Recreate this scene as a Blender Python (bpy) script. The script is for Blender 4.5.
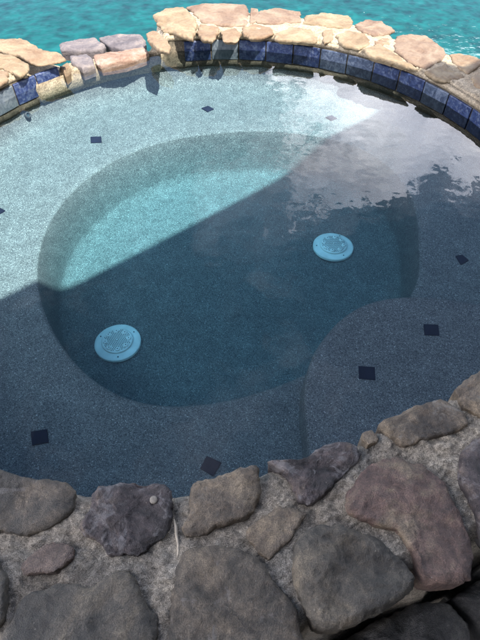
import bpy, math, random
from mathutils import Vector, noise, Quaternion
random.seed(7)
R = math.radians
S = bpy.context.scene
for o in list(bpy.data.objects): bpy.data.objects.remove(o)

# ------------------------------------------------------------------ camera
CAM_H, FPX, PITCH = 1.25, 502.0, 50.0
cd = bpy.data.cameras.new('camera'); cam = bpy.data.objects.new('camera', cd)
S.collection.objects.link(cam); S.camera = cam
cam.location = (0, 0, CAM_H); cam.rotation_euler = (R(90 - PITCH), 0, 0)
cd.sensor_fit = 'VERTICAL'; cd.sensor_height = 36; cd.lens = 36 * FPX / 640
cd.clip_start = 0.02; cd.clip_end = 500
S.render.resolution_x, S.render.resolution_y = 768, 1024

# ------------------------------------------------------------------ sun, sky, exposure
SUN_AZ, SUN_EL = 140.0, 58.0            # azimuth clockwise from +Y
SKY_STRENGTH, SUN_STRENGTH, EXPOSURE = 0.12, 4.9, 1.82
sd = Vector((math.sin(R(SUN_AZ)) * math.cos(R(SUN_EL)), math.cos(R(SUN_AZ)) * math.cos(R(SUN_EL)), math.sin(R(SUN_EL))))
sl = bpy.data.lights.new('sun', 'SUN'); sl.energy = SUN_STRENGTH; sl.angle = R(0.5); sl.color = (1, .955, .88)
so = bpy.data.objects.new('sun', sl); S.collection.objects.link(so)
so.location = sd * 20; so.rotation_mode = 'QUATERNION'; so.rotation_quaternion = sd.to_track_quat('Z', 'Y')

class NT:
    """small helper that builds shader nodes"""
    def __init__(s, tree):
        s.t = tree; s.n = tree.nodes; s.n.clear()
    def node(s, typ, **kw):
        nd = s.n.new(typ)
        for k, v in kw.items():
            if k.startswith('i_'):
                s.put(nd.inputs[k[2:].replace('_', ' ')], v)
            else: setattr(nd, k, v)
        return nd
    def put(s, sock, v):
        if isinstance(v, bpy.types.NodeSocket): s.t.links.new(v, sock)
        elif isinstance(v, (tuple, list)) and sock.type == 'RGBA': sock.default_value = tuple(v) + ((1,) if len(v) == 3 else ())
        else: sock.default_value = v
    def pos(s): return s.node('ShaderNodeNewGeometry').outputs['Position']
    def obj(s): return s.node('ShaderNodeTexCoord').outputs['Object']
    def noise(s, vec, scale, detail=4, rough=.55, dist=0):
        nd = s.node('ShaderNodeTexNoise'); s.put(nd.inputs['Vector'], vec)
        nd.inputs['Scale'].default_value = scale; nd.inputs['Detail'].default_value = detail
        nd.inputs['Roughness'].default_value = rough; nd.inputs['Distortion'].default_value = dist
        return nd.outputs['Fac']
    def voro(s, vec, scale, feature='F1', out='Distance', rnd=1):
        nd = s.node('ShaderNodeTexVoronoi', feature=feature); s.put(nd.inputs['Vector'], vec)
        nd.inputs['Scale'].default_value = scale; nd.inputs['Randomness'].default_value = rnd
        return nd.outputs[out]
    def ramp(s, fac, stops, interp='LINEAR'):
        nd = s.node('ShaderNodeValToRGB'); cr = nd.color_ramp; cr.interpolation = interp
        while len(cr.elements) < len(stops): cr.elements.new(.5)
        for e, (p, c) in zip(cr.elements, stops):
            e.position = p
            e.color = (c, c, c, 1) if isinstance(c, (int, float)) else tuple(c) + (1,)
        s.put(nd.inputs['Fac'], fac); return nd.outputs['Color']
    def math(s, op, a, b=0.0, c=0.0):
        nd = s.node('ShaderNodeMath', operation=op)
        s.put(nd.inputs[0], a); s.put(nd.inputs[1], b); s.put(nd.inputs[2], c); return nd.outputs[0]
    def mix(s, f, a, b, blend='MIX'):
        nd = s.node('ShaderNodeMix', data_type='RGBA', blend_type=blend)
        s.put(nd.inputs[0], f); s.put(nd.inputs[6], a); s.put(nd.inputs[7], b); return nd.outputs[2]
    def bump(s, h, strength=.5, dist=.01, normal=None):
        nd = s.node('ShaderNodeBump'); s.put(nd.inputs['Height'], h)
        nd.inputs['Strength'].default_value = strength; nd.inputs['Distance'].default_value = dist
        if normal is not None: s.put(nd.inputs['Normal'], normal)
        return nd.outputs['Normal']
    def vec(s, v, scale=(1, 1, 1), loc=(0, 0, 0)):
        nd = s.node('ShaderNodeMapping'); s.put(nd.inputs['Vector'], v)
        nd.inputs['Scale'].default_value = scale; nd.inputs['Location'].default_value = loc
        return nd.outputs[0]
    def vadd(s, a, b, op='ADD'):
        nd = s.node('ShaderNodeVectorMath', operation=op); s.put(nd.inputs[0], a); s.put(nd.inputs[1], b)
        return nd.outputs[0]

# world: Nishita sky with cumulus clouds standing in front of the viewer, to the right
w = bpy.data.worlds.new('World'); S.world = w; w.use_nodes = True
n = NT(w.node_tree)
sky = n.node('ShaderNodeTexSky', sky_type='NISHITA', sun_disc=False, sun_elevation=R(SUN_EL), sun_rotation=R(SUN_AZ), air_density=.75)
tc = n.node('ShaderNodeTexCoord').outputs['Generated']
sep = n.node('ShaderNodeSeparateXYZ'); n.put(sep.inputs[0], tc)
az = n.math('ARCTAN2', sep.outputs[0], sep.outputs[1])
el = n.math('ARCSINE', sep.outputs[2])
nz = n.math('SUBTRACT', n.noise(tc, 6.5, 10, .70), .5)
nz2 = n.math('SUBTRACT', n.noise(n.vec(tc, (1, 1, 1), (7, 3, 2)), 2.2, 5, .6), .5)
# distance into the cloud bank: below its top and to the right of its left end
el2 = n.math('ARCTAN2', sep.outputs[2], sep.outputs[1])
top = n.math('SUBTRACT', n.math('SUBTRACT', R(38.6), n.math('MULTIPLY', az, .06)), el2)
d = n.math('ADD', top, n.math('ADD', n.math('MULTIPLY', nz, .42), n.math('MULTIPLY', nz2, .22)))
m1 = n.ramp(d, [(0.0, 0), (.010, .85), (.2, 1)])
low = n.math('ADD', n.math('SUBTRACT', el2, R(22.5)), n.math('MULTIPLY', nz, .05))
m1 = n.math('MULTIPLY', m1, n.ramp(low, [(0, 0), (.02, 1)]))
lft = n.math('ADD', n.math('SUBTRACT', az, R(4.5)), n.math('ADD', n.math('MULTIPLY', nz, .8), n.math('MULTIPLY', nz2, .6)))
m1 = n.math('MULTIPLY', m1, n.ramp(lft, [(0, 0), (.05, .45), (.12, .7), (.26, 1)]))
m1 = n.math('MULTIPLY', m1, n.ramp(n.math('SUBTRACT', R(118), az), [(0, 0), (.1, 1)]))
d2 = n.math('MINIMUM', n.math('SUBTRACT', R(42), el2), n.math('ADD', az, R(7)))
d2 = n.math('MINIMUM', d2, n.math('SUBTRACT', el2, R(27)))
d2 = n.math('ADD', d2, n.math('ADD', n.math('MULTIPLY', nz2, .5), n.math('MULTIPLY', nz, .4)))
m1 = n.math('MAXIMUM', m1, n.math('MULTIPLY', n.ramp(d2, [(0.0, 0), (.18, 1)]), .35))
wz = n.math('MULTIPLY', n.ramp(n.math('ADD', nz, n.math('ADD', nz2, .5)), [(.56, 0), (.8, 1)]), .16)
wz = n.math('MULTIPLY', wz, n.ramp(n.math('SUBTRACT', el2, R(26)), [(0, 0), (.15, 1)]))
m = n.math('MAXIMUM', m1, wz)
# broken white cloud added low at sides and rear, unseen, as neutral fill light
side = n.ramp(n.math('SUBTRACT', n.math('ABSOLUTE', n.math('ADD', az, R(-5))), R(62)), [(0, 0), (.25, 1)])
sm = n.math('ADD', n.math('SUBTRACT', R(60), el), n.math('MULTIPLY', nz2, 2.0))
side = n.math('MULTIPLY', side, n.ramp(sm, [(.0, 0), (.3, 1)]))
m = n.math('MAXIMUM', m, n.math('MULTIPLY', side, .72))
cshade = n.ramp(n.noise(tc, 5, 7, .6), [(.35, (.55, .58, .70)), (.5, (.84, .85, .97)), (.64, (1.12, 1.12, 1.2))])
CLOUD = 24.0
ccol = n.mix(1.0, cshade, (CLOUD, CLOUD, CLOUD), 'MULTIPLY')
col = n.mix(m, sky.outputs[0], ccol)
bg = n.node('ShaderNodeBackground'); n.put(bg.inputs['Color'], col); bg.inputs['Strength'].default_value = SKY_STRENGTH
out = n.node('ShaderNodeOutputWorld'); n.put(out.inputs['Surface'], bg.outputs[0])

S.view_settings.view_transform = 'Standard'; S.view_settings.look = 'None'
S.view_settings.exposure = EXPOSURE; S.view_settings.gamma = 1; S.view_settings.use_curve_mapping = False
S.render.engine = 'CYCLES'
S.cycles.transparent_max_bounces = 16; S.cycles.max_bounces = 8; S.cycles.volume_bounces = 0

# ------------------------------------------------------------------ helpers: measuring, meshes, tags
def bp(px, py, z):
    """a picture point carried out to the horizontal level z"""
    t = R(PITCH); x = px - 240; y = 320 - py
    d = (x, FPX * math.cos(t) + y * math.sin(t), -FPX * math.sin(t) + y * math.cos(t))
    k = (z - CAM_H) / d[2]; return Vector((d[0] * k, d[1] * k, z))
def real(px, py, D):
    s = bp(px, py, 0); L = math.hypot(s.x, s.y); i = math.atan(L / CAM_H); r = math.asin(math.sin(i) / 1.333)
    k = 1 + D * math.tan(r) / L; return Vector((s.x * k, s.y * k, -D))
def app(P):
    """depth as water optics makes it: the basin is built to its optical depth, a shallow dish towards the far side"""
    if P.z >= 0: return P.copy()
    L = math.hypot(P.x, P.y); D = -P.z; lo, hi = 0, L
    for _ in range(40):
        s = (lo + hi) / 2; i = math.atan(s / CAM_H); r = math.asin(math.sin(i) / 1.333)
        if s + D * math.tan(r) < L: lo = s
        else: hi = s
    s = max(s, 1e-4)
    return Vector((P.x, P.y, -CAM_H * (L / s - 1)))
def fbm(p, sc, oct=4, off=0):
    return noise.fractal(Vector((p[0] * sc + off, p[1] * sc - off * .7, p[2] * sc + off * .3)), .9, 2.1, oct)

def link(o, parent=None):
    S.collection.objects.link(o)
    if parent is not None:
        base = Vector(); q = parent
        while q is not None: base = base + q.location; q = q.parent
        o.parent = parent; o.location = o.location - base
    return o
def mesh(name, verts, faces, mat, parent=None, smooth=True, origin=None):
    verts = [Vector(v) for v in verts]
    if origin is None:
        xs = [v.x for v in verts]; ys = [v.y for v in verts]; zs = [v.z for v in verts]
        origin = Vector(((min(xs) + max(xs)) / 2, (min(ys) + max(ys)) / 2, min(zs)))
    me = bpy.data.meshes.new(name); me.from_pydata([v - origin for v in verts], [], faces); me.update()
    if smooth: me.polygons.foreach_set('use_smooth', [True] * len(me.polygons))
    me.materials.append(mat)
    o = bpy.data.objects.new(name, me); o.location = origin
    return link(o, parent)
def empty(name, loc):
    o = bpy.data.objects.new(name, None); o.location = loc; o.empty_display_size = .1; return link(o)
def tag(o, label=None, cat=None, group=None, kind=None):
    if label: o['label'] = label
    if cat: o['category'] = cat
    if group: o['group'] = group
    if kind: o['kind'] = kind
    return o
def loft(rings, closed=True, cap=False):
    """rings of equal length -> verts, faces"""
    N = len(rings[0]); V = [v for r in rings for v in r]; F = []
    for a in range(len(rings) - 1):
        for i in range(N if closed else N - 1):
            j = (i + 1) % N
            F.append((a * N + i, a * N + j, (a + 1) * N + j, (a + 1) * N + i))
    if cap:
        c = sum((Vector(v) for v in rings[-1]), Vector()) / N; V.append(c); k = len(V) - 1; b = (len(rings) - 1) * N
        for i in range(N): F.append((b + i, b + (i + 1) % N, k))
    return V, F
def box(cx, cy, z0, z1, hx, hy, rot=0):
    c, s = math.cos(rot), math.sin(rot); V = []
    for z in (z0, z1):
        for a, b in ((-1, -1), (1, -1), (1, 1), (-1, 1)):
            V.append((cx + a * hx * c - b * hy * s, cy + a * hx * s + b * hy * c, z))
    return V, [(3, 2, 1, 0), (4, 5, 6, 7), (0, 1, 5, 4), (1, 2, 6, 5), (2, 3, 7, 6), (3, 0, 4, 7)]
def lathe(c, prof, N=48):
    rings = [[Vector((c[0] + r * math.cos(2 * math.pi * i / N), c[1] + r * math.sin(2 * math.pi * i / N), c[2] + z)) for i in range(N)] for r, z in prof]
    return loft(rings, cap=True)

# ------------------------------------------------------------------ materials
def mat(name):
    m = bpy.data.materials.new(name); m.use_nodes = True; return m, NT(m.node_tree)
def finish(n, col, rough=.7, normal=None, spec=.4, extra=None, k=.73):
    col = n.mix(1, col, (k, k, k), 'MULTIPLY')
    b = n.node('ShaderNodeBsdfPrincipled'); n.put(b.inputs['Base Color'], col); n.put(b.inputs['Roughness'], rough)
    b.inputs['Specular IOR Level'].default_value = spec
    if normal is not None: n.put(b.inputs['Normal'], normal)
    if extra:
        for k, v in extra.items(): b.inputs[k].default_value = v
    o = n.node('ShaderNodeOutputMaterial'); n.put(o.inputs['Surface'], b.outputs[0]); return b

def stone_mat(name, c1, c2, c3, rough=.62, seed=0, lichen=None, lich_t=.59, bump=.9, grain=.35):
    m, n = mat(name); p = n.vec(n.pos(), (1, 1, 1), (seed * 1.7, seed * 2.3, 0))
    a = n.noise(p, 6, 7, .66, .8); col = n.ramp(a, [(.40, c1), (.5, c2), (.59, c3)])
    f = n.noise(p, 60, 7, .75)
    col = n.mix(.5, col, n.ramp(f, [(.34, .35), (.5, 1.0), (.66, 1.75)]), 'MULTIPLY')
    g = n.noise(p, 420, 2, .6)
    col = n.mix(grain, col, n.ramp(g, [(.36, .25), (.5, 1.0), (.66, 2.2)]), 'MULTIPLY')
    dirt = n.ramp(n.noise(p, 13, 6, .7, 1.0), [(.40, .62), (.55, 1.0)])
    col = n.mix(1, col, dirt, 'MULTIPLY')
    spk = n.ramp(n.voro(p, 95), [(.10, 1), (.17, 0)]); spm = n.ramp(n.noise(p, 30, 3), [(.56, 0), (.62, 1)])
    col = n.mix(n.math('MULTIPLY', n.math('MULTIPLY', spk, spm), .55), col, (.26, .235, .195))
    if lichen:
        l = n.ramp(n.noise(p, 15, 9, .74, .8), [(lich_t - .02, 0), (lich_t + .05, 1)])
        col = n.mix(n.math('MULTIPLY', l, .7), col, lichen)
    wv = n.vadd(p, n.mix(1, n.noise(p, 8, 4), (.12, .12, .12), 'MULTIPLY'))
    ck = n.ramp(n.voro(wv, 7, 'DISTANCE_TO_EDGE'), [(.0, .6), (.012, 1)])
    ckm = n.ramp(n.noise(p, 5, 3), [(.48, 0), (.56, 1)])
    col = n.mix(ckm, col, n.mix(1, col, ck, 'MULTIPLY'))
    # pits
    v = n.voro(p, 60); pit = n.ramp(v, [(.0, 0), (.16, 1)])
    pm = n.ramp(n.noise(p, 9, 3), [(.52, 1), (.62, 0)])
    pit = n.math('MAXIMUM', pit, pm)
    h = n.math('ADD', n.math('MULTIPLY', f, .9), n.math('ADD', n.math('MULTIPLY', g, .40), n.math('MULTIPLY', pit, .12)))
    nm = n.bump(h, bump, .009)
    finish(n, col, n.ramp(f, [(.35, rough - .12), (.65, rough + .15)]), nm, .4); return m

M = {}
M['gray'] = stone_mat('gray_fieldstone', (0.062, 0.052, 0.038), (0.118, 0.094, 0.067), (0.182, 0.140, 0.095), seed=1, lichen=(.17, .15, .13), lich_t=.60)
M['olive'] = stone_mat('olive_fieldstone', (0.059, 0.052, 0.040), (0.107, 0.090, 0.067), (0.160, 0.128, 0.087), seed=2, lichen=None)
M['plum'] = stone_mat('dark_blotched_fieldstone', (0.033, 0.026, 0.024), (0.087, 0.066, 0.062), (0.179, 0.135, 0.102), seed=3, lichen=(.22, .20, .19), lich_t=.55, bump=1)
M['brown'] = stone_mat('brown_fieldstone', (0.078, 0.059, 0.041), (0.153, 0.116, 0.079), (0.232, 0.176, 0.114), seed=4, lichen=(.20, .18, .15), lich_t=.59)
M['rose'] = stone_mat('reddish_fieldstone', (0.079, 0.051, 0.041), (0.147, 0.091, 0.070), (0.199, 0.148, 0.098), seed=5, lichen=(.20, .16, .14), lich_t=.66)
M['small'] = stone_mat('mauve_brown_fieldstone', (0.087, 0.059, 0.049), (0.144, 0.102, 0.078), (0.202, 0.145, 0.108), seed=6)
M['dark'] = stone_mat('dark_boulder', (0.046, 0.044, 0.039), (0.093, 0.087, 0.080), (0.176, 0.159, 0.132), seed=9)

def flag_mat(name, c1, c2, c3, seed):
    m, n = mat(name); p = n.vec(n.pos(), (1, 1, 1), (seed * 1.3, seed * 2.1, 0))
    a = n.noise(n.vec(p, (1, 1, 3)), 9, 6, .62, .8)
    col = n.ramp(a, [(.33, c1), (.5, c2), (.66, c3)])
    f = n.noise(p, 70, 5, .65)
    col = n.mix(.5, col, n.ramp(f, [(.3, .6), (.5, 1.0), (.7, 1.3)]), 'MULTIPLY')
    nm = n.bump(n.math('ADD', f, n.noise(p, 22, 4)), .6, .007)
    finish(n, col, .75, nm, .3); return m
M['buff'] = flag_mat('buff_flagstone', (0.149, 0.098, 0.055), (0.211, 0.155, 0.093), (0.259, 0.205, 0.129), 1)
M['pinkflag'] = flag_mat('pinkish_flagstone', (0.130, 0.079, 0.052), (0.179, 0.122, 0.082), (0.223, 0.167, 0.116), 2)
M['tan'] = flag_mat('tan_flagstone', (0.149, 0.091, 0.052), (0.191, 0.131, 0.080), (0.235, 0.177, 0.110), 3)
M['mauve'] = flag_mat('mauve_flagstone', (.07, .06, .065), (.125, .107, .108), (.20, .165, .145), 4)
M['rust'] = flag_mat('rusty_flagstone', (.13, .075, .05), (.22, .14, .10), (.28, .22, .18), 5)

def mortar_mat(name, c1, c2, c3, seed, patch=None):
    m, n = mat(name); p = n.vec(n.pos(), (1, 1, 1), (seed, seed, 0))
    a = n.noise(p, 10, 6, .65, .4); col = n.ramp(a, [(.33, c1), (.5, c2), (.67, c3)])
    if patch: col = n.mix(n.ramp(n.noise(p, 6, 5, .6, .5), [(.5, 0), (.62, .8)]), col, patch)
    v = n.voro(p, 150, out='Color'); sp3 = n.node('ShaderNodeSeparateColor'); n.put(sp3.inputs[0], v); col = n.mix(.45, col, n.ramp(sp3.outputs[0], [(0, .55), (.6, 1.0), (1, 1.5)]), 'MULTIPLY')
    f = n.noise(p, 90, 6, .72)
    col = n.mix(.75, col, n.ramp(f, [(.3, .35), (.5, 1.0), (.7, 1.5)]), 'MULTIPLY')
    g = n.noise(p, 480, 2, .6)
    col = n.mix(.6, col, n.ramp(g, [(.36, .3), (.5, 1.0), (.66, 1.9)]), 'MULTIPLY')
    hole = n.ramp(n.voro(p, 70), [(.08, .45), (.2, 1)]); col = n.mix(n.ramp(n.noise(p, 25, 3), [(.5, 0), (.6, 1)]), col, n.mix(1, col, hole, 'MULTIPLY'))
    nm = n.bump(n.math('ADD', f, n.math('MULTIPLY', g, .35)), 1, .009)
    finish(n, col, .85, nm, .25); return m
M['mortar'] = mortar_mat('gray_mortar', (.25, .21, .16), (.33, .28, .215), (.41, .35, .265), 3, patch=(.29, .262, .215))
M['mortar_far'] = mortar_mat('cream_mortar', (.34, .265, .175), (.42, .34, .235), (.48, .40, .29), 5)

def plaster():
    m, n = mat('pebble_plaster'); p = n.pos()
    v = n.voro(p, 400, out='Color'); sepc = n.node('ShaderNodeSeparateColor'); n.put(sepc.inputs[0], v)
    peb = n.ramp(sepc.outputs[0], [(.0, (.070, .071, .076)), (.3, (.155, .156, .162)), (.62, (.218, .218, .224)), (.86, (.285, .28, .278)), (.98, (.38, .37, .37)), (.992, (.66, .65, .64))])
    big = n.noise(p, 3.2, 5, .6, .3)
    col = n.mix(1, peb, n.ramp(big, [(.3, .92), (.7, 1.08)]), 'MULTIPLY')
    st = n.ramp(n.noise(p, 14, 5, .65), [(.3, .95), (.7, 1.05)])
    col = n.mix(1, col, st, 'MULTIPLY')
    h = n.voro(p, 400)
    finish(n, col, .8, n.bump(h, .35, .002), .2); return m
M['plaster'] = plaster()

def pool_plaster():
    m, n = mat('pale_pool_plaster'); p = n.pos()
    finish(n, n.ramp(n.noise(p, 3, 5), [(.3, (.15, .215, .21)), (.7, (.26, .335, .33))]), .8, None, .2); return m
M['pool_plaster'] = pool_plaster()

def water(name, sigma, caust_scale, lo, hi, bumps, deep_scale=1.0):
    """clear rippled surface: Fresnel mirror over a transparent body; the body absorbs light by distance"""
    m, n = mat(name); p = n.pos()
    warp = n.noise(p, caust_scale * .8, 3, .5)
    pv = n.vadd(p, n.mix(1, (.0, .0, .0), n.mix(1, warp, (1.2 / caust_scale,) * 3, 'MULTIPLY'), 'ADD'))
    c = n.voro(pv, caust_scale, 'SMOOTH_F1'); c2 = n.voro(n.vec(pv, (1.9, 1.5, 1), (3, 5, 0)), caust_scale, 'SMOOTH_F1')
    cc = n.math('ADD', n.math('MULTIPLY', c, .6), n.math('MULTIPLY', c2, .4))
    caustic_tint = n.ramp(cc, [(.18, lo), (.36, (lo + hi) * .5 - .04), (.62, hi)])  # caustic light painted into the surface colour, so sun rays cast ripple lines
    tr = n.node('ShaderNodeBsdfTransparent'); n.put(tr.inputs['Color'], caustic_tint)
    nm = None
    h = None
    for sc, amt in bumps:
        x = n.math('MULTIPLY', n.noise(p, sc, 2, .5), amt); h = x if h is None else n.math('ADD', h, x)
    nm = n.bump(h, 1, 1)
    gl = n.node('ShaderNodeBsdfGlossy'); gl.inputs['Roughness'].default_value = 0.015; n.put(gl.inputs['Normal'], nm)
    fr = n.node('ShaderNodeFresnel'); fr.inputs['IOR'].default_value = 1.333; n.put(fr.inputs['Normal'], nm)
    mx = n.node('ShaderNodeMixShader'); n.put(mx.inputs[0], fr.outputs[0]); n.put(mx.inputs[1], tr.outputs[0]); n.put(mx.inputs[2], gl.outputs[0])
    va = n.node('ShaderNodeVolumeAbsorption'); mxs = max(sigma) * 1.0
    va.inputs['Color'].default_value = tuple(1 - s / mxs for s in sigma) + (1,); va.inputs['Density'].default_value = mxs
    o = n.node('ShaderNodeOutputMaterial'); n.put(o.inputs['Surface'], mx.outputs[0]); n.put(o.inputs['Volume'], va.outputs[0])
    return m
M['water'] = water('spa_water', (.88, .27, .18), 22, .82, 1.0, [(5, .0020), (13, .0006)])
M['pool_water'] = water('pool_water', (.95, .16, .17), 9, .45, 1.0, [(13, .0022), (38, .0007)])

def tile_mat(name, c1, c2, c3, seed):
    m, n = mat(name); p = n.vec(n.pos(), (1, 1, 1), (seed * 3.1, seed, 0))
    a = n.noise(p, 30, 6, .7, 1.2); col = n.ramp(a, [(.33, c1), (.5, c2), (.68, c3)])
    scale_ = n.ramp(n.noise(p, 60, 5, .7), [(.52, 0), (.64, .28)])
    col = n.mix(scale_, col, (.22, .25, .30))
    finish(n, col, .34, n.bump(a, .3, .004), .25); return m
M['tile_blue'] = tile_mat('cobalt_glazed_tile', (.008, .015, .05), (.025, .04, .11), (.09, .12, .19), 1)
M['tile_navy'] = tile_mat('navy_glazed_tile', (.004, .008, .028), (.012, .022, .07), (.04, .06, .12), 2)
M['tile_steel'] = tile_mat('steel_blue_glazed_tile', (.012, .018, .035), (.035, .05, .085), (.10, .12, .16), 6)
M['tile_gray'] = tile_mat('gray_blue_glazed_tile', (.05, .065, .08), (.09, .11, .13), (.15, .17, .18), 3)

def plain(name, c, rough=.5, var=.1, scale=40, k=.73):
    m, n = mat(name); f = n.noise(n.pos(), scale, 4)
    finish(n, n.mix(1, c, n.ramp(f, [(.3, 1 - var), (.7, 1 + var)]), 'MULTIPLY'), rough, n.bump(f, .1, .002), k=k); return m
M['pvc'] = plain('white_plastic', (.86, .90, .90), .4, .05, k=1)
M['pvc_bright'] = plain('bright_white_plastic', (.93, .95, .95), .4, .04, k=1)  # slightly paler plastic for the screw bosses
M['accent'] = plain('dark_navy_accent_tile', (.002, .003, .022), .9, .1)
M['hole'] = plain('dark_hole', (.03, .06, .08), .9)
M['screw'] = plain('steel_screw', (.12, .17, .2), .4)
M['dark_metal'] = plain('dark_metal', (.05, .055, .06), .5)
M['soil'] = plain('soil', (.03, .027, .022), .95, .4, 30)
M['deck'] = plain('deck_concrete', (.26, .24, .21), .9, .15, 12)
M['wall'] = plain('stucco', (.34, .31, .27), .9, .08, 20)
M['roof'] = plain('painted_soffit', (.30, .28, .26), .8, .06, 8)
M['splash'] = plain('pale_mortar_splash', (.22, .19, .15), .85, .2, 200)
M['vein'] = plain('pale_mortar_ridge', (.38, .32, .24), .85, .2, 120)

# ------------------------------------------------------------------ spa basin
CX, CY, RR = -.087, 1.765, 1.27
NB = 360
BD, FD, SD = .36, .84, .225           # bench, floor and step depth
WPX = [(38,285),(42,240),(60,205),(100,168),(150,145),(220,133),(300,133),(370,150),(405,183),(417,215),(415,250),(400,292),
       (303,372),(240,395),(180,405),(130,402),(90,377),(60,340)]
WC = Vector((-.02, 1.75, 0))
pol = []
for x, y in WPX:
    p = real(x, y, BD) - WC; pol.append((math.atan2(p.y, p.x) % (2 * math.pi), math.hypot(p.x, p.y)))
# the edge runs on under the round step
for a_, r_ in ((-28, .84), (-40, .80), (-52, .76)): pol.append((R(a_) % (2 * math.pi), r_))
pol.sort()
def interp(tab, a):
    a %= 2 * math.pi
    T = [(tab[-1][0] - 2 * math.pi, tab[-1][1])] + tab + [(tab[0][0] + 2 * math.pi, tab[0][1])]
    for (a0, r0), (a1, r1) in zip(T, T[1:]):
        if a0 <= a <= a1:
            return r0 + (r1 - r0) * (a - a0) / max(a1 - a0, 1e-9)
raw = [interp(pol, 2 * math.pi * i / NB) for i in range(NB)]
for _ in range(3):
    raw = [sum(raw[(i + k) % NB] for k in range(-7, 8)) / 15 for i in range(NB)]
ZN = .14; WATER_Z = .045
inner_px = [(-60,452),(0,473),(34,481),(67,486),(92,490),(120,486),(155,487),(172,490),(190,489),(226,477),(256,470),(270,464),(298,461),(336,446),(360,438),(378,427),(410,412),(440,402),(455,390),(480,374),(520,350)]
def polar(tab):
    T = []
    for x, y in tab:
        p = bp(x, y, ZN); T.append((math.atan2(p.y - CY, p.x - CX), math.hypot(p.x - CX, p.y - CY)))
    T.sort(); return T
def lin(T, a):
    if a <= T[0][0]: return T[0][1]
    if a >= T[-1][0]: return T[-1][1]
    for (a0, r0), (a1, r1) in zip(T, T[1:]):
        if a0 <= a <= a1: return r0 + (r1 - r0) * (a - a0) / max(a1 - a0, 1e-9)
TI = polar(inner_px); TI = [(-math.pi * .98, 1.25)] + TI + [(.2, 1.25)]
RT = []
for i in range(360):
    th = R(i - 180)
    RT.append(max(RR + .004, max(lin(TI, th + R(k)) for k in range(-3, 4)) + .022 if th < R(-15) and th > R(-172) else 0))
for _ in range(3): RT = [sum(RT[(i + k) % 360] for k in range(-5, 6)) / 11 for i in range(360)]
def rim_rad(th):   # the rim follows the inner edge of the near wall
    t = (math.degrees(th) + 180) % 360; i = int(t); f = t - i
    return RT[i % 360] * (1 - f) + RT[(i + 1) % 360] * f
def rim_r(a):      # distance from WC to the rim in direction a
    dx, dy = math.cos(a), math.sin(a); ox, oy = WC.x - CX, WC.y - CY; rad = RR
    for _ in range(6):
        b = ox * dx + oy * dy; c = ox * ox + oy * oy - rad ** 2
        L = -b + math.sqrt(b * b - c)
        rad = rim_rad(math.atan2(WC.y + L * dy - CY, WC.x + L * dx - CX))
    return L
prof_out = [(0, .09), (0, .0), (0, -.08), (.004, -.2), (.01, -.27), (.03, -.325), (.06, -.35), (.10, -BD)]
rings = []
def ring(fr):
    rr = []
    for i in range(NB):
        a = 2 * math.pi * i / NB; r, z = fr(a, i)
        P = Vector((WC.x + r * math.cos(a), WC.y + r * math.sin(a), z)); rr.append(app(P) if z < 0 else P)
    rings.append(rr)
for ins, z in prof_out: ring(lambda a, i: (rim_r(a) - ins, z if z < 0 else (min(z, .03) if math.sin(a) > .1 else z)))
for t in (.2, .4, .6, .8): ring(lambda a, i: ((rim_r(a) - .10) * (1 - t) + (raw[i] + .028) * t, -BD - .004 * math.sin(t * 3)))
ro = .028
for k in range(7):
    q = k / 6 * math.pi / 2
    ring(lambda a, i: (raw[i] + ro - ro * math.sin(q) * 1.0, -BD - ro * .8 * (1 - math.cos(q))))
for t in (.25, .5, .75, 1): ring(lambda a, i: (raw[i] - .015 * t, -BD - .0224 - (FD - BD - .0224 - .09) * t))
for k in range(1, 8):
    q = k / 7 * math.pi / 2
    ring(lambda a, i: (raw[i] - .015 - .10 * (1 - math.cos(q)), -FD + .09 - .09 * math.sin(q)))
for t in (.15, .3, .45, .6, .75, .9, .99): ring(lambda a, i: ((raw[i] - .115) * (1 - t), -FD - .012 * t))
V, F = loft(rings, cap=True)
basin = empty('spa_basin', (CX, CY, -.9))
tag(basin, 'round spa basin of speckled blue gray pebble plaster with bench and deep well', 'spa basin')
mesh('basin_shell', V, F, M['plaster'], basin)
# the round step seat in the near right of the basin
SPX = [(308,445),(304,402),(307,372),(318,345),(340,319),(366,303),(400,296),(440,297),(480,303)]
sp = [real(x, y, SD) for x, y in SPX]
sp = [Vector((.18, .40, -SD)), Vector((.19, .55, -SD))] + sp + [Vector((1.12, 1.20, -SD)), Vector((1.3, 1.1, -SD)), Vector((1.1, .62, -SD)), Vector((.7, .42, -SD))]
def crom(P, per=14, closed=True):
    out = []; N = len(P)
    for i in range(N):
        p0, p1, p2, p3 = P[(i - 1) % N], P[i], P[(i + 1) % N], P[(i + 2) % N]
        for k in range(per):
            t = k / per
            out.append(.5 * ((2 * p1) + (p2 - p0) * t + (2 * p0 - 5 * p1 + 4 * p2 - p3) * t * t + (3 * p1 - p0 - 3 * p2 + p3) * t ** 3))
    return out
sc = crom(sp, 10); cc = sum(sc, Vector()) / len(sc)
srings = []
for ins, z in [(-.03, -FD - .02), (-.02, -.6), (-.01, -.4), (0, -SD - .022), (.004, -SD - .009), (.010, -SD - .003), (.02, -SD), (.08, -SD), (.13, -SD)]:
    rr = []
    for p in sc:
        v = p - cc; L = math.hypot(v.x, v.y); k = (L - ins) / L
        rr.append(app(Vector((cc.x + v.x * k, cc.y + v.y * k, z))))
    srings.append(rr)
V, F = loft(srings, cap=True)
tag(mesh('step_seat', V, F, M['plaster'], basin), 'rounded raised step in the near right of the spa')

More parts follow.
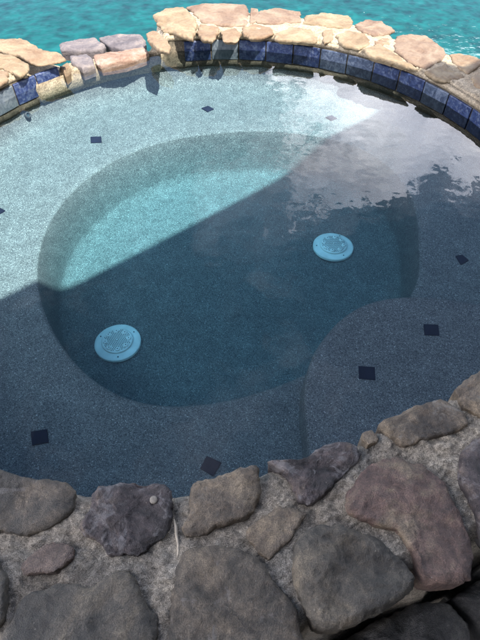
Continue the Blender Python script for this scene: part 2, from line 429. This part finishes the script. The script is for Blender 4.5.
# navy accent tiles let into bench and step
def accent(corners, D):
    P = [app(real(x, y, D)) for x, y in corners]; c = sum(P, Vector()) / 4
    P = [c + (p - c) * 1.08 for p in P]
    up = Vector((0, 0, .0035))
    bot = [p - Vector((0, 0, .01)) for p in P]; top = [p + up for p in P]; t2 = [c + (p - c) * .94 + up * 1.25 for p in P]
    V, F = loft([bot, top, t2]); F.append((8, 9, 10, 11))
    mesh('accent_tile', V, F, M['accent'], basin, smooth=False)
for cs in ([(31.5,432.5),(46.5,430),(48,442),(33,445)], [(207,457),(220.5,463),(213,475.5),(201,468.5)],
           [(456,256.5),(462,255.5),(468,260.5),(461,264.5)], [(91,137.5),(101,137.2),(101.3,142.5),(91.3,142.8)],
           [(202,108.7),(208,106.5),(213.5,109.3),(207.5,112)], [(326,117.8),(331.5,115.8),(336.5,118.7),(331,120.7)],
           [(-5,210.5),(0,208.3),(5,211),(0,214)]):
    accent(cs, BD + .001)
for cs in ([(424,325),(437.5,325.5),(438.5,335.5),(425,335)], [(359,367),(374,368),(374.5,380),(359.5,378.5)]): accent(cs, SD)

# waterline tiles
NT_ = 48
tile_z0, tile_z1 = -.008, .098
tiles = empty('waterline_tile_band', (CX, CY, 0)); tag(tiles, 'band of glazed blue square tiles round the far waterline under the coping', 'tile band')
def arc_box(a0, a1, r0, r1, z0, z1, bev=.004, seg=4):
    cs = []
    for k in range(seg + 1):
        a = a0 + (a1 - a0) * k / seg
        e = bev if k in (0, seg) else 0
        cs.append([Vector((CX + r * math.cos(a), CY + r * math.sin(a), z)) for r, z in
                   ((r1, z0), (r0 + bev + e * .6, z0), (r0 + e * .8, z0 + bev), (r0 + e * .8, z1 - bev), (r0 + bev + e * .6, z1), (r1, z1))])
    V, F = loft(cs, closed=True); F.append(tuple(range(5, -1, -1))); b = seg * 6; F.append(tuple(range(b, b + 6))); return V, F
spill0, spill1 = R(102.5), R(132)         # the spillway notch has no tiles
def arc_box(a0, a1, r0, r1, z0, z1, bev=.004, seg=4):
    cs = []
    for k in range(seg + 1):
        a = a0 + (a1 - a0) * k / seg
        e = bev if k in (0, seg) else 0
        cs.append([Vector((CX + r * math.cos(a), CY + r * math.sin(a), z)) for r, z in
                   ((r1, z0), (r0 + bev + e * .6, z0), (r0 + e * .8, z0 + bev), (r0 + e * .8, z1 - bev), (r0 + bev + e * .6, z1), (r1, z1))])
    V, F = loft(cs, closed=True); F.append(tuple(range(5, -1, -1))); b = seg * 6; F.append(tuple(range(b, b + 6))); return V, F
spill0, spill1 = R(105.5), R(141)         # the spillway notch has no tiles
runs = [(R(133 + 6.2 * q), R(6.2), ('tile_blue', 'tile_blue', 'tile_gray')[min(q, 2)]) for q in range(8)]
for q in range(15):
    st = 100.6 - 7.1 * (q + 1)
    mt = {0: 'tile_navy', 1: 'tile_gray', 2: 'tile_blue', 3: 'tile_blue', 4: 'tile_navy', 5: 'tile_steel', 6: 'tile_steel', 7: 'tile_navy', 8: 'tile_navy', 9: 'tile_steel'}.get(q, 'tile_navy')
    runs.append((R(st), R(7.1), mt))
for a, da, mt in runs:
    V, F = arc_box(a + .004 / RR, a + da - .004 / RR, RR - .012 + random.uniform(-.003, .003), RR + .002, tile_z0 + random.uniform(-.003, .003), tile_z1 + random.uniform(-.003, 0))
    mesh('tile', V, F, M[mt], tiles, smooth=False)
# grout bed behind and just under the tiles
def GT(a): return .03 if spill0 - .02 < a < spill1 + .02 else .0975
cs = []
for i in range(241):
    a = R(-2 + i * 190 / 240)
    j = .003 * fbm((math.cos(a) * 3, math.sin(a) * 3, 0), 6)
    cs.append([Vector((CX + r * math.cos(a), CY + r * math.sin(a), z)) for r, z in ((RR + .05, -.05), (RR - .009 + j, -.045 + j), (RR - .012 + j, -.016 + j), (RR - .002, -.008), (RR - .002, GT(a)), (RR + .05, GT(a)))])
V, F = loft(cs, closed=True)
mesh('grout_bed', V, F, mortar_mat('brown_grout', (.05, .042, .03), (.10, .085, .06), (.16, .13, .09), 8), tiles)

# ------------------------------------------------------------------ stones
def outline(px, z0, per=14, rough=.006, seed=0, ang=.5):
    P = [bp(x, y, z0) for x, y in px]
    # resample to even spacing with slightly angular corners
    C = crom(P, per); lin = []
    N = len(P)
    for i in range(N):
        for k in range(per): lin.append(P[i].lerp(P[(i + 1) % N], k / per))
    C = [c * (1 - ang) + l * ang for c, l in zip(C, lin)]
    c = sum(C, Vector()) / len(C)
    out = []
    for p in C:
        v = (p - c); L = v.length; v.normalize()
        out.append(p + v * rough * (fbm(p, 22, 4, seed * 3.3) + .35 * fbm(p, 80, 3, seed)))
    return out, c
def stone(px, z0, h, matn, parent, seed, under=.05, cut=.0, flat=5.0, tilt=(0, 0), lump=.010, label=None, pts=None, rough=.006, name='stone', rings_n=22, chip=.5, groove=None):
    if pts is None: O, c = outline(px, z0, seed=seed, rough=rough, ang=.85 if 'flag' in M[matn].name else .5)
    else: O, c = pts
    n_ = len(O); rr = []
    size = sum((p - c).length for p in O) / n_
    prof = [(1 - cut, -under), (1 - cut * .4, -under * .45), (1.0, -.004)]
    for k in range(1, rings_n + 1):
        s = 1 - (k / rings_n) ** 1.7 * .985
        prof.append((s, None))
    for s, dz in prof:
        r_ = []
        for p in O:
            q = c + (p - c) * s
            if dz is None:
                f = (1 - s ** flat) ** .5
                z = z0 + h * f + (q.x - c.x) * tilt[0] * f + (q.y - c.y) * tilt[1] * f
                nn = lump * fbm(q, 6, 2, seed * 5.1) + lump * .26 * fbm(q, 30, 4, seed * 2.7) + lump * .13 * fbm(q, 110, 3, seed)
                # chipped, terraced relief
                t_ = fbm(q, 13, 3, seed * 7.7); ridge = max(0, t_ - .12) * lump * .9 * chip * 2
                z += (nn - ridge) * min(1, f * 1.4)
                if groove:
                    ab = groove[1] - groove[0]; t2 = max(0, min(1, (q - groove[0]).dot(ab) / ab.dot(ab)))
                    dq = (Vector((q.x, q.y, 0)) - Vector((groove[0].x + ab.x * t2, groove[0].y + ab.y * t2, 0))).length
                    z -= groove[3] * math.exp(-(dq / groove[2]) ** 2) * min(1, f)
                edge = .006 * fbm((q.x, q.y, z), 45, 3, seed) * (1 - f)
                q = q + (p - c).normalized() * edge
            else: z = z0 + dz
            r_.append(Vector((q.x, q.y, z)))
        rr.append(r_)
    V, F = loft(rr, cap=True)
    o = mesh(name, V, F, M[matn], parent, origin=Vector((c.x, c.y, z0 - under)))
    if label: o['label'] = label
    return o

# --- near wall
ZN = .14
near = empty('stone_wall', (CX, CY - 1.3, -.5))
tag(near, 'curved near wall of dark rounded fieldstones set in gray mortar', 'stone wall')
outer_px = [(500,545),(483,562),(470,578),(440,586),(424,587),(404,596),(372,612),(334,628),(322,634)]
TO = polar(outer_px)
TO = [(-math.pi * .98, 1.75), (TO[0][0] - .22, 1.80), (TO[0][0] - .10, TO[0][1] + .10)] + TO + [(TO[-1][0] + .15, 1.60), (0.2, 1.62)]
A0, A1, NA, NR = R(-165), R(-8), 620, 150
rings = []
for i in range(NA + 1):
    a = A0 + (A1 - A0) * i / NA; ri, ro_ = lin(TI, a) + .004, lin(TO, a) - .040
    row = []
    cA, sA = math.cos(a), math.sin(a)
    def P(r, z): return Vector((CX + r * cA, CY + r * sA, z))
    row.append(P(ri + .03, -.10)); row.append(P(ri + .02, -.02)); row.append(P(ri + .012, .05)); row.append(P(ri + .004, .095))
    for k in range(NR + 1):
        t = k / NR; r = ri + (ro_ - ri) * t; q = P(r, ZN)
        e = min(t, 1 - t) * (ro_ - ri); rd = .028 * (1 - min(1, e / .03)) ** 2
        z = ZN - .007 - rd + .010 * fbm(q, 8, 3, 2) + .007 * fbm(q, 30, 4, 9) + .0045 * fbm(q, 95, 3, 4)
        row.append(P(r, z))
    for dr, z in ((.006, .06), (0, -.05), (.015, -.2), (.03, -.4), (.04, -.6)):
        q = P(ro_ + dr, z); row.append(P(ro_ + dr + .02 * fbm(q, 9, 3, 5), z))
    rings.append(row)
V, F = loft(rings, closed=False)
mesh('mortar', V, [tuple(reversed(f)) for f in F], M['mortar'], near)
near_stones = [
 ([(-40,466),(0,471),(34,479),(67,483),(76,494),(72,512),(53,526),(28,536),(0,533),(-40,525)], .020, 'gray', (0,0), .008, 'broad dark gray stone at the left end of the near wall'),
 ([(22,562),(46,544),(65,541),(74,547),(72,558),(56,572),(28,575),(21,571)], .012, 'small', (0,0), .006, 'small mauve brown stone surrounded by mortar'),
 ([(-45,552),(-5,556),(7,578),(9,603),(-2,626),(-50,640)], .02, 'olive', (0,0), .008, 'stone cut by the left edge of the picture'),
 ([(-2,650),(12,618),(31,592),(68,584),(93,586),(120,572),(131,575),(142,592),(154,616),(157,650),(150,700),(60,712),(-5,700)], .028, 'olive', (0,0), .008, 'large smooth dark stone at the lower left'),
 ([(93,497),(98,487),(120,484),(155,484),(169,488),(172,503),(168,531),(152,546),(134,556),(110,554),(104,544),(87,536),(79,528),(90,511)], .020, 'plum', (0,.03), .016, 'dark blotched purplish stone on the water edge'),
 ([(191,489),(198,482),(226,474),(256,467),(260,482),(260,500),(247,517),(230,523),(205,533),(187,535),(182,528),(189,514)], .022, 'brown', (0,.04), .010, 'brown gray stone on the water edge, right of the pale mortar vein'),
 ([(180,557),(194,548),(219,546),(244,551),(265,567),(279,586),(295,608),(302,635),(298,700),(230,712),(168,700),(167,640),(170,612),(173,590)], .028, 'gray', (0,0), .009, 'large smooth stone at the bottom centre'),
 ([(268,463),(281,461),(298,459),(315,451),(336,442),(353,446),(361,454),(355,465),(342,473),(332,489),(318,501),(308,504),(296,497),(291,485),(281,473)], .018, 'plum', (0,0), .015, 'jagged purplish stone on the water edge'),
 ([(246,531),(262,518),(277,507),(296,508),(306,514),(296,532),(279,552),(268,561),(257,550)], .021, 'brown', (0,0), .008, 'angular low stone half buried in mortar'),
 ([(292,545),(302,533),(318,527),(345,529),(375,540),(400,559),(412,580),(405,597),(375,614),(338,630),(316,627),(301,604),(292,578)], .038, 'olive', (-.02,-.05), .013, 'big round dark stone with a groove down its middle'),
 ([(347,492),(365,468),(390,459),(420,465),(440,480),(455,505),(470,540),(473,568),(460,584),(425,586),(414,560),(395,532),(360,520),(346,510)], .026, 'rose', (0,-.03), .009, 'big reddish brown stone at the lower right'),
 ([(380,424),(410,409),(440,399),(460,411),(467,425),(450,434),(425,440),(405,447),(388,437)], .018, 'brown', (0,0), .012, 'oval tan and gray stone on the water edge at right'),
 ([(362,434),(372,430),(378,440),(367,447)], .012, 'brown', (0,0), .006, 'little stone wedged beside the oval stone'),
 ([(454,390),(480,371),(512,352),(530,380),(505,412),(484,418),(464,407)], .024, 'brown', (0,0), .01, 'stone at the far right end of the near wall'),
 ([(459,460),(470,443),(490,433),(525,440),(535,500),(520,555),(488,540),(474,512),(462,488)], .026, 'plum', (0,0), .008, 'dark stone cut by the right edge of the picture'),
]
for i, (px, h, mt, tl, lump, lb) in enumerate(near_stones):
    stone(px, ZN, h * .6 + (.004 if mt == 'plum' or 'groove' in lb else 0), mt, near, i + 1, under=.06, cut=.02, flat=11, tilt=tl, lump=lump, label=lb, rings_n=34, groove=(bp(349, 552, ZN), bp(334, 606, ZN), .022, .007) if 'groove' in lb else None)
# stones that carry the wall on beyond both edges of the picture
for j, (ad, rd) in enumerate([(-118, 1.40), (-119, 1.66), (-130, 1.40), (-130, 1.63), (-142, 1.42), (-142, 1.64), (-154, 1.40), (-155, 1.62), (-33, 1.38), (-22, 1.40), (-12, 1.42)]):
    c = Vector((CX + rd * math.cos(R(ad)), CY + rd * math.sin(R(ad)), ZN)); O = []
    for k in range(90):
        q = 2 * math.pi * k / 90; r = .095 * (1 + .25 * fbm((math.cos(q), math.sin(q), j), 1.2, 3, j))
        O.append(c + Vector((math.cos(q) * r, math.sin(q) * r, 0)))
    if j in (0,): continue
    stone(None, ZN, .022, ('gray', 'olive', 'brown', 'plum')[j % 4], near, 40 + j, under=.06, lump=.01, pts=(O, c), rings_n=16)
# pale splash of mortar on the blotched stone, and pale vein in the joint
c = bp(153, 498, ZN + .022)
V, F = lathe((c.x, c.y, c.z - .013), [(.0088, 0), (.0088, .0035), (.0078, .0048), (.003, .0052)], 9)
mesh('mortar_splash', V, F, M['splash'], near)
vp = [(174,519),(176,527),(176.5,535),(178,543),(178.5,551),(177,558)]
rr = []
for i, (x, y) in enumerate(vp):
    p = bp(x, y, ZN - .004); wv = (.002, .0035, .0035, .003, .003, .001)[i]
    rr.append([p + Vector((math.cos(q * math.pi / 3) * wv, 0, math.sin(q * math.pi / 3) * wv)) for q in range(6)])
V, F = loft(rr); mesh('mortar_ridge', V, F, M['vein'], near)

# --- far coping
ZF = .135
far = empty('stone_coping', (CX, CY + 1.4, 0)); tag(far, 'sunlit buff flagstone coping with cream mortar between spa and pool', 'stone coping')
outer_far = [(-60,34),(0,38),(20,38),(36,44),(56,48),(62,44),(95,39),(140,35),(147,32),(156,17),(183,9),(249,9),(300,14),(350,21),(382,24),(396,36),(426,39),(440,48),(480,62),(540,90)]
T = []
for x, y in outer_far:
    p = bp(x, y, ZF + .01); T.append((math.atan2(p.y - CY, p.x - CX), math.hypot(p.x - CX, p.y - CY)))
T.sort()
rings = []; A0, A1, NA, NR = R(-8), R(195), 700, 70
def sstep(a, b, x):
    t = max(0, min(1, (x - a) / (b - a))); return t * t * (3 - 2 * t)
for i in range(NA + 1):
    a = A0 + (A1 - A0) * i / NA; ro_ = lin(T, a) - .008; ro_ += .012 * fbm((math.cos(a) * 4, math.sin(a) * 4, 0), 3, 3)
    sp_ = sstep(spill0 - .02, spill0 + .035, a) * (1 - sstep(spill1 - .035, spill1 + .02, a))   # inside the spillway
    zt = (ZF + .002) * (1 - sp_) + .058 * sp_
    ri = (RR + .004) * (1 - sp_) + (RR - .012) * sp_; zb = .098 * (1 - sp_) - .05 * sp_
    cA, sA = math.cos(a), math.sin(a)
    def P(r, z): return Vector((CX + r * cA, CY + r * sA, z))
    row = [P(ri + .03, zb), P(ri, zb + .001), P(ri - .006, zb + (zt - zb) * .4), P(ri - .001, zt - .006)]
    for k in range(NR + 1):
        t = k / NR; r = ri + .004 + (ro_ - ri - .004) * t; q = P(r, ZF)
        e = min(t * 3, 1 - t) * (ro_ - ri); rd = .03 * (1 - min(1, e / .03)) ** 2
        row.append(P(r, zt - rd + .004 * fbm(q, 9, 3, 2) + .004 * fbm(q, 35, 3, 9)))
    for dr, z in ((.01, .03), (.0, -.1), (.02, -.3), (.03, -.6), (.03, -1.3)):
        q = P(ro_ + dr, z); row.append(P(ro_ + dr + .02 * fbm(q, 9, 3, 5), z))
    rings.append(row)
V, F = loft(rings, closed=False)
mesh('mortar', V, [tuple(reversed(f)) for f in F], M['mortar_far'], far)
far_stones = [
 ([(154,17),(165,11),(183,8),(196,20),(197,29),(193,41),(177,36),(163,32),(157,24)], .050, 'buff', 'pale yellow slab standing proud beside the spillway'),
 ([(186,8),(204,5),(244,6),(249,13),(247,26),(226,28),(201,23),(194,15)], .034, 'pinkflag', 'wide pinkish brown slab'),
 ([(200,25),(218,28),(219,35),(213,42),(202,40),(197,33)], .030, 'tan', None),
 ([(146,35),(155,32),(166,41),(171,48),(169,53),(157,50),(149,44)], .030, 'tan', None),
 ([(221,32),(235,29),(242,35),(236,42),(223,41)], .018, 'tan', None),
 ([(243,28),(255,25),(270,28),(273,34),(262,39),(250,39),(243,36)], .028, 'tan', None),
 ([(251,9),(258,10),(260,21),(250,25)], .024, 'pinkflag', None),
 ([(254,17),(260,11),(278,9),(300,13),(301,23),(272,25),(256,23)], .030, 'pinkflag', None),
 ([(305,17),(322,14),(348,17),(353,22),(348,30),(325,28),(304,24)], .030, 'buff', None),
 ([(274,37),(290,28),(310,31),(318,38),(316,43),(295,42),(277,41)], .028, 'buff', None),
 ([(322,34),(332,31),(333,41),(324,44)], .026, 'tan', None),
 ([(336,38),(347,32),(365,36),(370,44),(360,50),(342,47)], .030, 'buff', None),
 ([(355,26),(368,21),(382,23),(395,32),(382,37),(368,36),(357,30)], .030, 'pinkflag', None),
 ([(373,41),(388,38),(391,45),(377,46)], .018, 'tan', None),
 ([(396,37),(409,36),(426,38),(438,45),(449,56),(426,70),(409,64),(395,52)], .030, 'pinkflag', 'large pinkish slab near the shadow line'),
 ([(363,50),(379,45),(394,54),(411,66),(418,71),(403,67),(385,61),(368,57)], .030, 'buff', None),
 ([(449,57),(461,55),(479,60),(482,66),(467,75),(458,69)], .028, 'tan', None),
 ([(424,73),(444,66),(453,70),(466,77),(449,83),(433,79)], .030, 'buff', None),
 ([(470,80),(485,68),(510,66),(520,92),(498,98),(478,90)], .030, 'tan', 'shaded slab at the right end'),
 ([(-20,39),(0,40),(20,40),(35,46),(45,52),(60,55),(65,60),(60,63),(37,66),(20,58),(0,52),(-20,47)], .032, 'tan', 'long tan slab at the left end'),
 ([(-20,52),(0,54),(15,58),(29,65),(29,72),(20,77),(10,74),(0,69),(-20,62)], .030, 'buff', None),
 ([(-20,68),(-5,69),(8,73),(8,80),(0,86),(-20,92)], .030, 'tan', None),
]
for i, (px, h, mt, lb) in enumerate(far_stones):
    stone(px, ZF, h * .42, mt, far, 60 + i, under=.02, cut=.2, flat=18, lump=.006, label=lb, rough=.013, rings_n=16, chip=.8)
spill_stones = [
 ([(60,45),(75,42),(95,39),(106,47),(103,51),(75,53),(61,51)], .016, 'mauve', 'mauve slab in the low spillway'),
 ([(99,39),(117,36),(140,35),(146,42),(146,49),(125,51),(110,48)], .016, 'mauve', None),
 ([(94,57),(110,53),(145,50),(150,55),(125,63),(100,67),(94,63)], .016, 'rust', 'rusty brown slab on the lip of the spillway'),
 ([(70,58),(87,55),(93,61),(95,67),(83,71),(72,66)], .016, 'mauve', None),
 ([(60,71),(69,66),(71,71),(65,76)], .03, 'tan', None)]
for i, (px, h, mt, lb) in enumerate(spill_stones):
    stone(px, .055, h, mt, far, 90 + i, under=.05, cut=.05, flat=7, lump=.008, label=lb, rings_n=14)
for j, ad in enumerate((4, 14, -3, 167, 176, 186)):
    for q_, rd in enumerate((1.34, 1.50)):
        c = Vector((CX + rd * math.cos(R(ad)), CY + rd * math.sin(R(ad)), ZF)); O = []
        if bpy.context and -0.9 < 0 and 0: pass
        for k in range(60):
            q = 2 * math.pi * k / 60; r = .07 * (1 + .25 * fbm((math.cos(q), math.sin(q), j + q_ * 5), 1.2, 3, j))
            O.append(c + Vector((math.cos(q) * r, math.sin(q) * r, 0)))
        stone(None, ZF, .03, ('buff', 'tan', 'pinkflag')[j % 3], far, 140 + j * 2 + q_, under=.035, lump=.01, pts=(O, c), rings_n=10)

# ------------------------------------------------------------------ drain covers
def drain(px, py, rot, label):
    P = app(real(px, py, FD)); z = P.z + .004
    root = empty('drain_cover', (P.x, P.y, z)); tag(root, label, 'drain cover', 'drain covers on the spa floor')
    c = (P.x, P.y, z); k = .5
    V, F = lathe(c, [(.104, -.01), (.104, .004 * k), (.101, .008 * k), (.09, .012 * k), (.074, .016 * k), (.070, .018 * k), (.02, .018 * k)], 72)
    mesh('flange', V, F, M['pvc'], root)
    V, F = lathe(c, [(.070, .012 * k), (.070, .030 * k), (.067, .034 * k), (.045, .038 * k), (.02, .040 * k)], 72)
    g = mesh('grate', V, F, M['pvc'], root)
    def top(r):
        zz = .034 + (.067 - r) / .022 * .004 if r > .045 else .038 + (.045 - r) / .025 * .002
        return z + min(zz, .040) * k + .0008
    boss = [(math.cos(rot + q * math.pi / 4) * .052, math.sin(rot + q * math.pi / 4) * .052) for q in range(8)]
    Vh, Fh = [], []
    for i in range(-14, 15):
        for j in range(-14, 15):
            x = (i + .5 * (j % 2)) * .0082; y = j * .0072; r = math.hypot(x, y)
            if r > .060 or r < .007: continue
            if any(math.hypot(x - bx, y - by) < .0125 for bx, by in boss): continue
            b = len(Vh)
            for s in range(6): Vh.append((P.x + x + .0026 * math.cos(s * math.pi / 3), P.y + y + .0026 * math.sin(s * math.pi / 3), top(r)))
            Fh.append(tuple(range(b, b + 6)))
    mesh('grate_hole', Vh, Fh, M['hole'], g, smooth=False)
    for bx, by in boss + [(0, 0)]:
        V, F = lathe((P.x + bx, P.y + by, top(.05 if bx or by else 0) - .001), [(.0105 if (bx or by) else .005, 0), (.0105 if (bx or by) else .005, .0030), (.008 if (bx or by) else .004, .0045)], 20)
        b_ = mesh('screw_boss', V, F, M['pvc_bright'], g)
        if bx or by:
            V, F = lathe((P.x + bx, P.y + by, top(.05) + .0030), [(.0030, 0), (.0026, .0014)], 10)
            mesh('screw', V, F, M['screw'], root)
    for q in range(3):
        a = rot + .5 + q * 2 * math.pi / 3
        V, F = lathe((P.x + .086 * math.cos(a), P.y + .086 * math.sin(a), z + .013 * k), [(.0035, 0), (.003, .002)], 12)
        mesh('screw', V, F, M['screw'], root)
drain(118, 343, .2, 'round pale blue drain cover with pierced grate, nearer one at left of the well floor')
drain(333, 247, .55, 'round pale blue drain cover under the cloud reflection, at right of the well')

# two little return fittings in the submerged wall
def fitting(px, py, label):
    D = .02
    while D < .3:
        q = real(px, py, D)
        if math.hypot(q.x - CX, q.y - CY) >= RR - .012: break
        D += .004
    P = app(q); v = Vector((CX - P.x, CY - P.y, 0)).normalized(); up = Vector((0, 0, 1)); sdv = up.cross(v)
    q0 = (v + up * .5).normalized(); t0 = q0.cross(sdv)
    rr = []
    for r, d_ in ((.016, -.015), (.016, .003), (.013, .005), (.009, .004), (.008, -.004)):
        rr.append([P + q0 * d_ + (sdv * math.cos(a * math.pi / 12) + t0 * math.sin(a * math.pi / 12)) * r for a in range(24)])
    root = empty('return_fitting', P); tag(root, label, 'water fitting', 'return fittings under the tile line')
    V, F = loft(rr); mesh('ring', V, F, M['dark_metal'], root)
    V, F = loft([rr[-1]], cap=True); mesh('eyeball', V, F, M['hole'], root)
fitting(28, 115, 'small dark round water fitting below the left blue tiles')
fitting(201, 71, 'small dark water fitting below the tiles right of the spillway')

# ------------------------------------------------------------------ water
N = 128; Rw = RR + .02
rr = []
for z in (-1.1, WATER_Z):
    rr.append([Vector((CX + (rim_rad(2 * math.pi * i / N) + .014) * math.cos(2 * math.pi * i / N), CY + (rim_rad(2 * math.pi * i / N) + .014) * math.sin(2 * math.pi * i / N), z)) for i in range(N)])
V = rr[0] + rr[1]; F = [(i, (i + 1) % N, N + (i + 1) % N, N + i) for i in range(N)] + [tuple(range(N - 1, -1, -1)), tuple(range(N, 2 * N))]
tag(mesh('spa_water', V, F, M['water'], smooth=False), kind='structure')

POOL_Z = -.10
def yfront(x, r=1.60):
    d = x - CX; return CY + (math.sqrt(r * r - d * d) if abs(d) < r else 0)
xs = [-11 + .5 * i for i in range(19)] + [CX + 1.66 * math.sin(math.pi * (i / 60 - .5)) for i in range(61)] + [2 + .5 * i for i in range(23)]
bot = [Vector((x, yfront(x), -2)) for x in xs] + [Vector((x, 16.8, -2)) for x in reversed(xs)]
topv = [Vector((v.x, v.y, POOL_Z)) for v in bot]; m_ = len(xs)
V = bot + topv; nn = len(bot)
F = [(i, (i + 1) % nn, nn + (i + 1) % nn, nn + i) for i in range(nn)]
for i in range(m_ - 1):
    F.append((nn + i, nn + i + 1, nn + nn - 2 - i, nn + nn - 1 - i)); F.append((nn - 1 - i, nn - 2 - i, i + 1, i))
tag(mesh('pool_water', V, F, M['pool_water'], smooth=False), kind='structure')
V = []; F = []
nx, ny = m_ - 1, 40
for j in range(ny + 1):
    for x in xs:
        y = yfront(x, 1.58) + (16.85 - yfront(x, 1.58)) * j / ny
        V.append((x, y, -1.25 + .05 * fbm((x, y, 0), .4, 3)))
for j in range(ny):
    for i in range(nx):
        k = j * (nx + 1) + i; F.append((k, k + 1, k + nx + 2, k + nx + 1))
tag(mesh('pool_floor', V, F, M['pool_plaster']), kind='structure')

# ------------------------------------------------------------------ ground, boulders, house
V, F = box(0, -17, -1.5, -.80, 60, 18.55); tag(mesh('ground', V, F, M['soil'], smooth=False), kind='structure')
V, F = box(0, 50, -1.5, -.02, 60, 33.1); tag(mesh('far_ground', V, F, M['deck'], smooth=False), kind='structure')
for sx in (-1, 1):
    V, F = box(1 + sx * 36.1, 9.3, -1.5, -.02, 24, 7.55); tag(mesh('side_ground', V, F, M['deck'], smooth=False), kind='structure')
bould = [([(318,650),(345,640),(385,617),(420,602),(446,604),(468,626),(470,662),(400,680),(325,676)], -.20, 'dark boulder at the foot of the wall under the big round stone'),
         ([(450,600),(466,590),(486,578),(515,585),(520,630),(490,650),(474,625)], -.22, 'dark boulder in the bottom right corner'),
         ([(478,570),(495,552),(530,548),(540,580),(505,585)], -.24, 'small dark boulder against the wall foot at the right edge')]
for i, (px, z, lb) in enumerate(bould):
    o = stone(px, z, .05, 'dark', None, 200 + i, under=.32, cut=.0, flat=4, lump=.014, name='boulder', rings_n=20); tag(o, lb, 'boulder', 'boulders at the wall foot')

# house with a deep covered patio behind and to the right; its straight eave throws the shadow
SHADOW_A = Vector((-.963, 1.356, -.2415)); SHADOW_B = Vector((.898, 2.822, -.177))
EAVE_Z = 3.0
def eave(p):
    k = (EAVE_Z + .22 - p.z) / sd.z; return p + sd * k
ea, eb = eave(SHADOW_A), eave(SHADOW_B); dv = (eb - ea); dv.z = 0; dv.normalize(); nv = Vector((dv.y, -dv.x, 0))
mid = (ea + eb) / 2; rot = math.atan2(dv.y, dv.x)
house = empty('house', (mid.x + nv.x * 3, mid.y + nv.y * 3, -.5)); tag(house, 'house with deep covered patio behind the viewer', 'house')
pl = [ea - dv * 8, eb, eb + nv * .13, eb + nv * .13 + dv * 8, eb + nv * 5.2 + dv * 8, ea + nv * 5.2 - dv * 8]
V = [(p.x, p.y, EAVE_Z) for p in pl] + [(p.x, p.y, EAVE_Z + .22) for p in pl]
F = [tuple(reversed(range(6))), tuple(range(6, 12))] + [(i, (i + 1) % 6, 6 + (i + 1) % 6, 6 + i) for i in range(6)]
mesh('roof', V, F, M['roof'], house, smooth=False)
c = mid + nv * 4.9; V, F = box(c.x, c.y, -.52, EAVE_Z - .003, 8.5, .15, rot); mesh('wall', V, F, M['wall'], house, smooth=False)
for s in (-1, 1):
    c = mid + nv * .35 + dv * s * 5.5; V, F = box(c.x, c.y, -.52, EAVE_Z - .003, .09, .09, rot); mesh('post', V, F, M['wall'], house, smooth=False)
